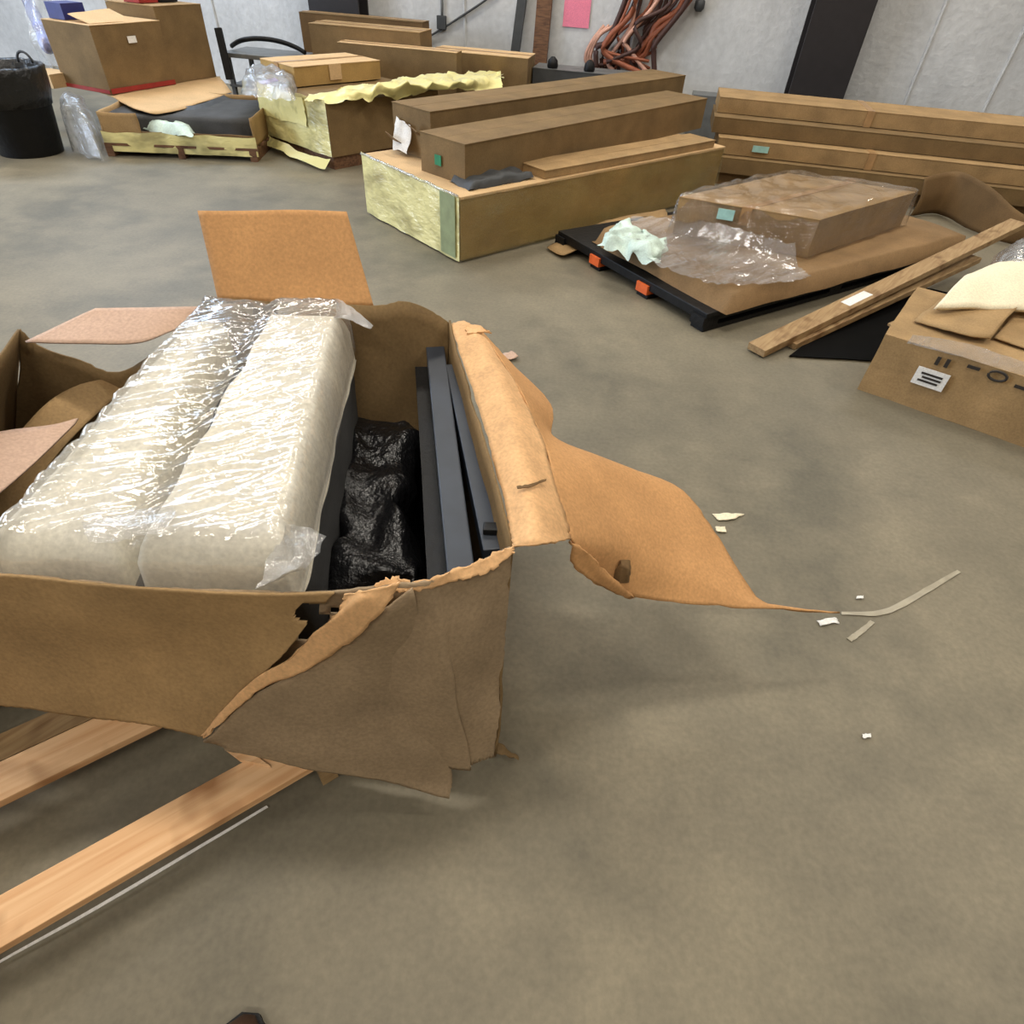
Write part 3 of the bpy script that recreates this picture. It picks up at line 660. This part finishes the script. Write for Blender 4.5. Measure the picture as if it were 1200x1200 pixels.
# film wrapped pallet load on the left, with open carton on it
m4, ea4, eb4, la4, lb4 = frame(at(127, 183), at(300, 190), at(68, 108, .33))
la4 = 1.30; lb4 = 1.1
p4 = thing('wooden_pallet', 'dark wooden pallet under the opened low carton beside the trash can', 'pallet', m4 + ea4 * la4 / 2 + eb4 * lb4 / 2)
for k in range(6): obj('deck_board', slab(m4 + eb4 * (k * .2), ea4, eb4, la4, .1, .085, .105), M['wood3'], p4)
for k in (0, .6, 1.22): obj('stringer', slab(m4 + ea4 * k, ea4, eb4, .06, lb4, 0, .085), M['wood3'], p4)
lq4 = quad(m4 + ea4 * .02 + eb4 * .02, ea4, eb4, la4 - .04, lb4 - .06)
lc = thing('low_carton', 'low carton with a torn side and yellow film on the pallet beside the trash can', 'box', sum(lq4, Vector()) / 4 + Vector((0, 0, .107)))
wl = lambda a, b, z0, z1, nm='side_panel', mt=None, sg=0, par=None: obj(nm, sheet([[Vector((a.x, a.y, z0)), Vector((b.x, b.y, z0))], [Vector((a.x, a.y, z1)), Vector((b.x, b.y, z1))]], 14, 8, .008, 5, .002, sg), mt or M['card'], par or lc, True, solid=.006)
fa = lq4[0].lerp(lq4[1], .25)
wl(lq4[0], fa, .107, .33); wl(fa, lq4[1], .107, .20, sg=2, mt=M['card_dark']); wl(lq4[1], lq4[2], .107, .33, sg=3); wl(lq4[2], lq4[3], .107, .33, sg=4); wl(lq4[3], lq4[0], .107, .33, sg=5, mt=M['card_lt'])
obj('yellow_film', skirt(lq4, .04, .19, .014, 24, 5, .012, 6, 3, (3, 0)), M['yfilm'], lc, True)
obj('filling', soften(hexa(lift(quad(lq4[0] + ea4 * .03 + eb4 * .08, ea4, eb4, la4 - .1, lb4 - .2), .112), lift(quad(lq4[0] + ea4 * .03 + eb4 * .08, ea4, eb4, la4 - .1, lb4 - .2), .30)), 5, .012, 6), M['core'], lc, True)
obj('lid', sheet([[at(130, 113, .335), at(165, 130, .33), at(200, 132, .31), at(272, 108, .32)], [at(110, 105, .345), at(160, 112, .345), at(210, 106, .345), at(262, 96, .345)], [at(100, 97, .345), at(160, 96, .345), at(210, 92, .345), at(258, 90, .345)]], 24, 12, .008, 5, .002), M['card_lt'], lc, True, solid=.006)
obj('hanging_panel', sheet([[at(188, 128, .31), at(235, 122, .32), at(270, 108, .32)], [at(192, 143, .25), at(238, 136, .27), at(274, 128, .25)]], 12, 6, .01, 6, .003), M['dgrey'], lc, solid=.006)
gw = obj('green_wrap', puffy([at(160, 150, .2), at(225, 160, .2), at(228, 140, .24), at(165, 135, .24)], .19, .27, 16, 12, .3, .03, 18, 7), M['mint'], None, True)
tag(gw, 'crumpled pale green wrap spilling from the torn side of the low carton', 'plastic')
bg = obj('shiny_bag', puffy([at(75, 150, .2), at(112, 160, .2), at(104, 112, .34), at(66, 108, .34)], .02, .37, 18, 18, .3, .03, 12, 5), M['bluewhite'] if 'bluewhite' in M else M['clear2'], None, True)
tag(bg, 'shiny bluish plastic bag hanging between the trash can and the low carton', 'bag')
m5, ea5, eb5, la5, lb5 = frame(at(131, 111, .352), at(212, 98, .352), at(85, 97, .352))
h5 = .352 + .50
big = carton('tall_carton', 'tall square carton with a red printed base line on the low carton', m5, ea5, eb5, max(.74, la5 * .62), .60, .352, h5, M['card_brown'], M['card_lt'], amp=.008, seed=21, tape=False)
la5b = max(.74, la5 * .62)
obj('red_line', slab(m5 - eb5 * .010 + ea5 * .004, ea5, eb5, la5b - .01, .004, .356, .395), M['red'], big)
obj('red_line', slab(m5 - ea5 * .010 + eb5 * .004, ea5, eb5, .004, .58, .356, .385), M['red'], big)
obj('raised_flap', sheet([[m5 + ea5 * .05 + eb5 * .05 + Vector((0, 0, h5)), m5 + ea5 * .5 + eb5 * .05 + Vector((0, 0, h5))], [m5 + ea5 * .05 + eb5 * .3 + Vector((0, 0, h5 + .05)), m5 + ea5 * .5 + eb5 * .32 + Vector((0, 0, h5 + .07))]], 8, 8, .006, 6), M['card_lt'], big, solid=.005)
decal('grey_label', m5 + ea5 * .38 - eb5 * .010 + Vector((0, 0, h5 - .12)), ea5, (0, 0, 1), .09, .05, M['white'], big)
m6 = m5 + ea5 * (la5b + .02) + eb5 * .05
big2 = carton('tall_carton', 'tall plain brown carton right behind the red lined carton', m6, ea5, eb5, .58, .62, .352, h5 + .10, M['card_brown'], M['card'], amp=.008, seed=25, tape=False)
for k, (u, col, lab_, hh) in enumerate(((-.5, M['blue'], 'small dark blue box on the tall cartons at the top left', .12), (-.05, M['red'], 'small dark red box on the tall cartons at the top left', .10), (.2, M['black'], 'small black case on the tall cartons at the top left', .10))):
    z_ = h5 + .105 if k else h5 + .004
    bp_ = (m6 + ea5 * (.03 + .24 * (k - 1)) + eb5 * .2) if k else (m5 + eb5 * .36 + ea5 * .06)
    carton('small_box', lab_, bp_, ea5, eb5, .22, .2, z_, z_ + hh, col, None, None, 'box', False, .003, k, False)
ds = obj('dark_slat', bar(at(266, 93, .345) + Vector((.03, 0, 0)), at(266, 93, .345) + Vector((-.02, .1, .42)), .07, .03, (0, 1, 0)), M['black'], None)
tag(ds, 'dark upright slat leaning against the plain tall carton', 'slat')
r0 = at(52, 96, .3)
rl = thing('film_roll', 'leaning roll of blue tinted clear film at the top left corner', 'film roll', Vector((r0.x - .1, r0.y, .0)))
ra, rb_ = at(56, 55, .60), at(22, -25, .95)
obj('roll', tube([ra.lerp(rb_, i / 12) for i in range(13)], [.06 + .012 * nz((i, 0, 0), .7) for i in range(13)], 12), M['bluefilm'], rl, True)
obj('core_tube', tube([ra - (rb_ - ra) * .02, rb_ + (rb_ - ra) * .05], .032, 10), M['blue'], rl, True)
obj('loose_film', sheet([[at(60, -10, .95), at(66, 40, .68), at(74, 80, .42)], [at(40, -5, .96), at(52, 45, .68), at(62, 84, .42)], [at(25, -5, .95), at(35, 40, .70), at(50, 80, .40)]], 16, 18, .03, 9), M['clear2'], rl, True)
sb = carton('small_carton', 'small pale carton wedged under the leaning film roll', at(92, 100, .352) - ea5 * .25, ea5, eb5, .22, .3, .352, .46, M['card_lt'], amp=.004, tape=False)

# yellow wrapped pallet, second from the left
m7, ea7, eb7, la7, lb7 = frame(at(392, 200), at(505, 178), at(285, 190))
la7 = 1.25; lb7 = 1.0
yq7 = quad(m7, ea7, eb7, la7, lb7)
y7 = thing('wrapped_carton', 'square brown carton with yellow film on its left side, behind the long crate', 'box', sum(yq7, Vector()) / 4)
obj('skid', slab(m7 + ea7 * .02 + eb7 * .02, ea7, eb7, la7 - .04, lb7 - .04, 0, .10), M['wood3'], y7)
obj('body', soften(hexa(lift(yq7, .10), lift(yq7, .50)), 5, .010, 3), M['card_brown'], y7)
obj('yellow_film', skirt(yq7, .11, .52, .014, 24, 6, .014, 6, 2, (3,)), M['yfilm'], y7, True)
obj('film_fold', sheet([[m7 + eb7 * (-.02) - ea7 * .04 + Vector((0, 0, .10)), m7 + eb7 * .55 - ea7 * .06 + Vector((0, 0, .09)), m7 + eb7 * (lb7 + .04) - ea7 * .04 + Vector((0, 0, .12))],
    [m7 - ea7 * .10 + Vector((0, 0, .03)), m7 + eb7 * .55 - ea7 * .12 + Vector((0, 0, .04)), m7 + eb7 * (lb7 + .04) - ea7 * .10 + Vector((0, 0, .05))]], 20, 6, .02, 6), M['ysheet'], y7, True)
obj('film_overlap', sheet([[m7 + eb7 * (lb7 * .28) - ea7 * .035 + Vector((0, 0, .50)), m7 + eb7 * (lb7 + .02) - ea7 * .03 + Vector((0, 0, .51))], [m7 + eb7 * (lb7 * .26) - ea7 * .04 + Vector((0, 0, .30)), m7 + eb7 * (lb7 + .01) - ea7 * .035 + Vector((0, 0, .27))]], 14, 8, .015, 7, .004), M['ysheet'], y7, True)
m8, ea8, eb8, la8, lb8 = frame(at(352, 104, .505), at(476, 92, .505), at(330, 92, .505))
fl8 = carton('flat_carton', 'flat open brown carton on top of the yellow filmed square carton', m8 + eb8 * .05, ea7, eb7, .95, .55, .512, .66, M['card_yel'], M['card_lt'], amp=.008, seed=31)
decal('pale_patch', m8 + eb8 * .05 + ea7 * .42 - eb7 * .010 + Vector((0, 0, .60)), ea7, (0, 0, 1), .13, .12, M['card_lt'], fl8)
pw = obj('shiny_packet', puffy([at(282, 108, .52), at(345, 118, .52), at(350, 82, .56), at(292, 80, .56)], .508, .62, 20, 20, .25, .04, 14, 8), M['clear2'], None, True)
tag(pw, 'shiny white and purple packet on the left end of the yellow filmed carton', 'packet')
pc = obj('purple_card', bar(at(306, 98, .575), at(324, 93, .60), .10, .01), plain('purple_print', S(150, 100, 175), .5), None)
tag(pc, 'small purple card in the shiny packet on the yellow filmed carton', 'card')
ys = obj('yellow_film_sheet', sheet([[at(362, 120, .515), at(430, 116, .52), at(500, 108, .515), at(588, 104, .50)], [at(360, 112, .54), at(430, 104, .58), at(500, 98, .60), at(590, 92, .55)], [at(395, 106, .54), at(450, 96, .57), at(510, 88, .58), at(585, 84, .54)]], 50, 24, .05, 9, .01, 3), M['ysheet'], None, True)
tag(ys, 'bunched pale yellow film lying over the square carton and towards the long cartons', 'plastic')

# cartons and clutter along the back wall
def stackbox(label, p, w_, d_, z0, z1, mt, name='carton', top=None, seed=0, dirx=WDIR):
    p = Vector((p.x, p.y, 0)); n = Vector((-dirx.y, dirx.x, 0))
    return carton(name, label, p, dirx, n, w_, d_, z0, z1, mt, top, None, 'box', True, .006, seed)
def ray_y(px, py, y):
    d = FW + RT * ((px - 600) / F) - UP * ((py - 600) / F)
    return Vector((0, 0, H)) + d * (y / d.y)
def topz(px, py, p): return vplane(px, py, p, p + WDIR).z
f1 = ray_y(366, 60, 8.0)
stackbox('brown carton in front of the taller one, below the dark column', f1, 1.2, .42, 0.0, topz(400, 30, f1), M['card_brown'], top=M['card'], seed=41)
f2 = ray_y(354, 40, 8.62)
stackbox('taller dark brown carton at the wall below the dark column', f2, 1.42, .26, 0.0, topz(400, 18, f2), M['card_dark'], top=M['card_brown'], seed=42)
f0 = ray_y(398, 70, 7.72)
stackbox('lower long brown carton in front of the pair below the dark column', f0, 1.25, .21, 0.0, topz(430, 52, f0), M['card_brown'], top=M['card_lt'], seed=45)
f3 = ray_y(506, 80, 8.0)
stackbox('long low carton with a pale top edge beside the brown cartons at the wall', f3, 1.04, .45, 0.0, topz(560, 63, f3), M['card_brown'], top=M['card_lt'], seed=43)
f4 = ray_y(624, 90, 8.1)
gbx = carton('grey_bin', 'dark grey bin behind the long brown cartons below the hanging cords', Vector((f4.x, f4.y, 0)), WDIR, Vector((-WDIR.y, WDIR.x, 0)), 1.05, .4, 0, topz(680, 84, f4), M['dgrey'], M['grey'], None, 'bin', False, .01, 44)
f4.z = topz(680, 84, f4) - .5
for k in (.2, .6):
    obj('knob', lathe(f4 + WDIR * k + Vector((-WDIR.y, WDIR.x, 0)) * .08, [(.05, f4.z + .49), (.06, f4.z + .52), (.05, f4.z + .57), (.02, f4.z + .60)], 12), M['black'], gbx, True)
g0 = at(262, 80, .42); g0.z = 0
tb = thing('grey_table', 'grey metal table holding a black hose between the left cartons', 'table', g0 + WDIR * .45 + Vector((0, .25, 0)))
gn = Vector((-WDIR.y, WDIR.x, 0))
obj('top', slab(g0, WDIR, gn, .82, .55, .52, .56), M['grey'], tb, bevel=.005)
for a_, b_ in ((.03, .03), (.75, .03), (.03, .48), (.75, .48)): obj('leg', slab(g0 + WDIR * a_ + gn * b_, WDIR, gn, .04, .04, 0, .52), M['grey'], tb)
obj('shelf', slab(g0 + WDIR * .02 + gn * .02, WDIR, gn, .78, .5, .26, .28), M['grey'], tb)
hs = [g0 + WDIR * (.03 + .78 * t) + gn * (.2 - .12 * math.sin(t * 5)) + Vector((0, 0, .58 + .11 * max(0, math.sin((1 - t) * 3.0)))) for t in [i / 24 for i in range(25)]]
ho = obj('black_hose', tube(hs, .022, 8), M['black'], None, True); tag(ho, 'black curved hose lying on the grey metal table', 'hose')

# things on the wall
sg = onwall(676, 15, .012)
sgo = obj('pink_sign', hexa([sg - WDIR * .15 + Vector((0, 0, -.13)), sg + WDIR * .15 + Vector((0, 0, -.13)), sg + WDIR * .15 + WN * .004 + Vector((0, 0, -.13)), sg - WDIR * .15 + WN * .004 + Vector((0, 0, -.13))],
       [sg - WDIR * .15 + Vector((0, 0, .15)), sg + WDIR * .15 + Vector((0, 0, .15)), sg + WDIR * .15 + WN * .004 + Vector((0, 0, .15)), sg - WDIR * .15 + WN * .004 + Vector((0, 0, .15))]), M['pinkp'])
tag(sgo, 'bright pink paper notice fixed to the white wall', 'sign')
def cord(p0, pts, r, mt, par):
    P = resample([onwall(*p) for p in pts], 20)
    return obj('cord', tube(P, r, 7), mt, par, True)
cbx = onwall(745, 85, .1)
cbn = thing('cord_bundle', 'bundle of orange and brown cords and straps hanging on the white wall', 'cords', Vector((cbx.x, cbx.y, cbx.z)))
rnd = random.Random(3)
for i in range(22):
    t = rnd.random(); j = lambda a: rnd.uniform(-a, a)
    topx = 735 + 75 * t; off = rnd.uniform(.06, .22)
    end = (688 + 85 * rnd.random(), 70 + 22 * rnd.random(), off)
    cord(None, [(topx + 12 + j(5), -50, off), (topx + j(8), 5 + j(6), off), (720 + 45 * t + j(12), 38 + j(12), off + .02), (704 + 60 * t + j(10), 62 + j(8), off), end],
         rnd.choice((.016, .022, .03)), M[rnd.choice(('orange_cord', 'brown_cord', 'orange_cord', 'brown_cord', 'pink_cord'))], cbn)
for k in range(3):
    cord(None, [(708 + 6 * k, 30, .08), (694 + 4 * k, 48 - 3 * k, .12), (686 + 3 * k, 68, .10), (694 + 5 * k, 84, .08)], .02, M['pink_cord'], cbn)
def pole(label, x0, x1, wd_, mt):
    a = onwall(x1, 74, .10); b = onwall(x0, -40, .06); a = a + (a - b) * (a.z / (b.z - a.z)) * .98
    a.z = max(a.z, .01)
    o = obj('pole', bar(a, b, wd_, .06, WN), mt, None); tag(o, label, 'pole', None)
pole('brown upright wooden post against the wall left of the pink notice', 642, 632, .17, M['wood3'])
pole('thin grey strip leaning on the wall beside the brown post', 617, 602, .10, M['dgrey'])
pi = obj('conduit', tube([onwall(517, -60, .03), onwall(518, 10, .03), onwall(518, 24, .03)], .016, 8), M['grey'], None, True); tag(pi, 'thin grey conduit running down the wall to the outlet', 'pipe')
ou = obj('outlet_box', slab(onwall(513, 26, .002), WDIR, WN, .11, .05, onwall(518, 34).z, onwall(518, 18).z), M['dgrey'], None, bevel=.005); tag(ou, 'small dark outlet box on the wall above the long low carton', 'outlet')
cbl = obj('wall_cable', tube(resample([onwall(498, 46, .04), onwall(530, 26, .03), onwall(572, -2, .03), onwall(620, -40, .03)], 16), .012, 6), M['dgrey'], None, True); tag(cbl, 'dark cable slanting up the white wall from the outlet', 'cable')
kb = obj('wall_fitting', lathe(onwall(820, 5, .06), [(.03, onwall(820, 5).z - .06), (.055, onwall(820, 5).z - .03), (.055, onwall(820, 5).z + .03), (.03, onwall(820, 5).z + .05)], 14), M['dgrey'], None, True); tag(kb, 'small dark round fitting on the white wall left of the steel column', 'fitting')
ledge0 = onwall(815, 100, .68); 
lg = obj('grey_ledge', slab(Vector((ledge0.x, ledge0.y, 0)), WDIR, WN * -1, 3.2, .3, .0, onwall(830, 104).z + .02), M['grey'], None); tag(lg, 'grey ledge along the foot of the wall behind the stacked long cartons', 'ledge')

# ------------------------------------------------------------ floor litter and shoe
def scrap(name, label, cat, pts, mt, amp=.006, z=.006):
    o = obj(name, sheet([[at(*pts[0], z), at(*pts[1], z)], [at(*pts[3], z), at(*pts[2], z)]], 8, 6, amp, 30, .002), mt, None, True, solid=.002)
    tag(o, label, cat)
scrap('plastic_scrap', 'bright glinting plastic scrap by the tip of the long side flap', 'scrap', [(958, 727), (980, 724), (984, 730), (962, 733)], M['white'])
scrap('paper_scrap', 'pale scrap of torn tape on the floor right of the long side flap', 'scrap', [(835, 602), (872, 602), (862, 608), (842, 610)], M['cream'])
scrap('paper_scrap', 'smaller pale scrap just below the torn tape right of the flap', 'scrap', [(838, 618), (850, 617), (851, 623), (841, 624)], M['cream'])
scrap('torn_paper', 'pinkish torn paper scrap on the floor behind the torn carton', 'scrap', [(584, 414), (602, 411), (608, 419), (588, 424)], M['card_pink'], .02, .012)
scrap('chip', 'tiny white chip on the open floor at the lower right', 'scrap', [(1010, 861), (1020, 860), (1021, 864), (1012, 866)], M['white'], .002)
scrap('chip', 'tiny white chip on the floor above the slanting tape line', 'scrap', [(1003, 699), (1011, 698), (1012, 701), (1004, 702)], M['white'], .002)
M['tapepale'] = plain('pale_clear_tape', S(158, 150, 130), .35)
for lab_, rows in (('long pale tape strip slanting on the floor beyond the flap tip', [[(986, 717), (1035, 714), (1080, 691), (1122, 668)], [(986, 720), (1038, 720), (1083, 697), (1126, 671)]]),
                   ('short pale tape mark on the floor below the long tape strip', [[(992, 748), (1006, 738), (1020, 727)], [(998, 752), (1012, 742), (1025, 730)]])):
    o = obj('tape_strip', sheet([[at(x, y, .003) for x, y in r] for r in rows], 16, 3, .001, 9, .001), M['tapepale'], None, solid=.002); tag(o, lab_, 'tape')
bl = obj('cardboard_shred', sheet([[at(574, 866, .03), at(590, 876, .02), at(606, 886, .008)], [at(576, 880, .02), at(588, 884, .015), at(608, 890, .008)]], 10, 6, .008, 40, .003), M['card_brown'], None, True, solid=.004); tag(bl, 'brown cardboard shred on the floor at the near corner of the torn carton', 'scrap')
s0_ = at(285, 1196, .05)
sh = thing('shoe', 'toe of a dark brown shoe at the bottom edge of the photo', 'shoe', Vector((s0_.x, s0_.y - .14, 0)))
verts = []; faces = []; prof = [(0, .012, .030), (.02, .034, .046), (.06, .046, .060), (.11, .048, .078), (.16, .042, .098), (.22, .040, .105), (.27, .038, .105), (.29, .02, .10)]
for (y, hw, hh) in prof:
    for k in range(12):
        a = 2 * math.pi * k / 12
        verts.append(Vector((s0_.x + hw * math.cos(a) - .1 * y, s0_.y + .012 - y, max(.018, .018 + (hh - .018) * (.5 + .5 * math.sin(a)) if math.sin(a) > -.99 else .018))))
for i in range(len(prof) - 1):
    for k in range(12): faces.append((i * 12 + k, i * 12 + (k + 1) % 12, (i + 1) * 12 + (k + 1) % 12, (i + 1) * 12 + k))
faces += [tuple(range(12)), tuple((len(prof) - 1) * 12 + k for k in range(12))]
obj('upper', (verts, faces), plain('brown_leather', S(62, 42, 30), .5), sh, True)
sv = []
for z in (0, .02):
    for (y, hw, hh) in prof: sv.append(Vector((s0_.x - hw - .004 - .1 * y, s0_.y + .016 - y, z)))
    for (y, hw, hh) in reversed(prof): sv.append(Vector((s0_.x + hw + .004 - .1 * y, s0_.y + .016 - y, z)))
n_ = len(prof) * 2
obj('sole', (sv, [tuple(range(n_)), tuple(range(n_, 2 * n_))] + [(i, (i + 1) % n_, (i + 1) % n_ + n_, i + n_) for i in range(n_)]), M['black'], sh)
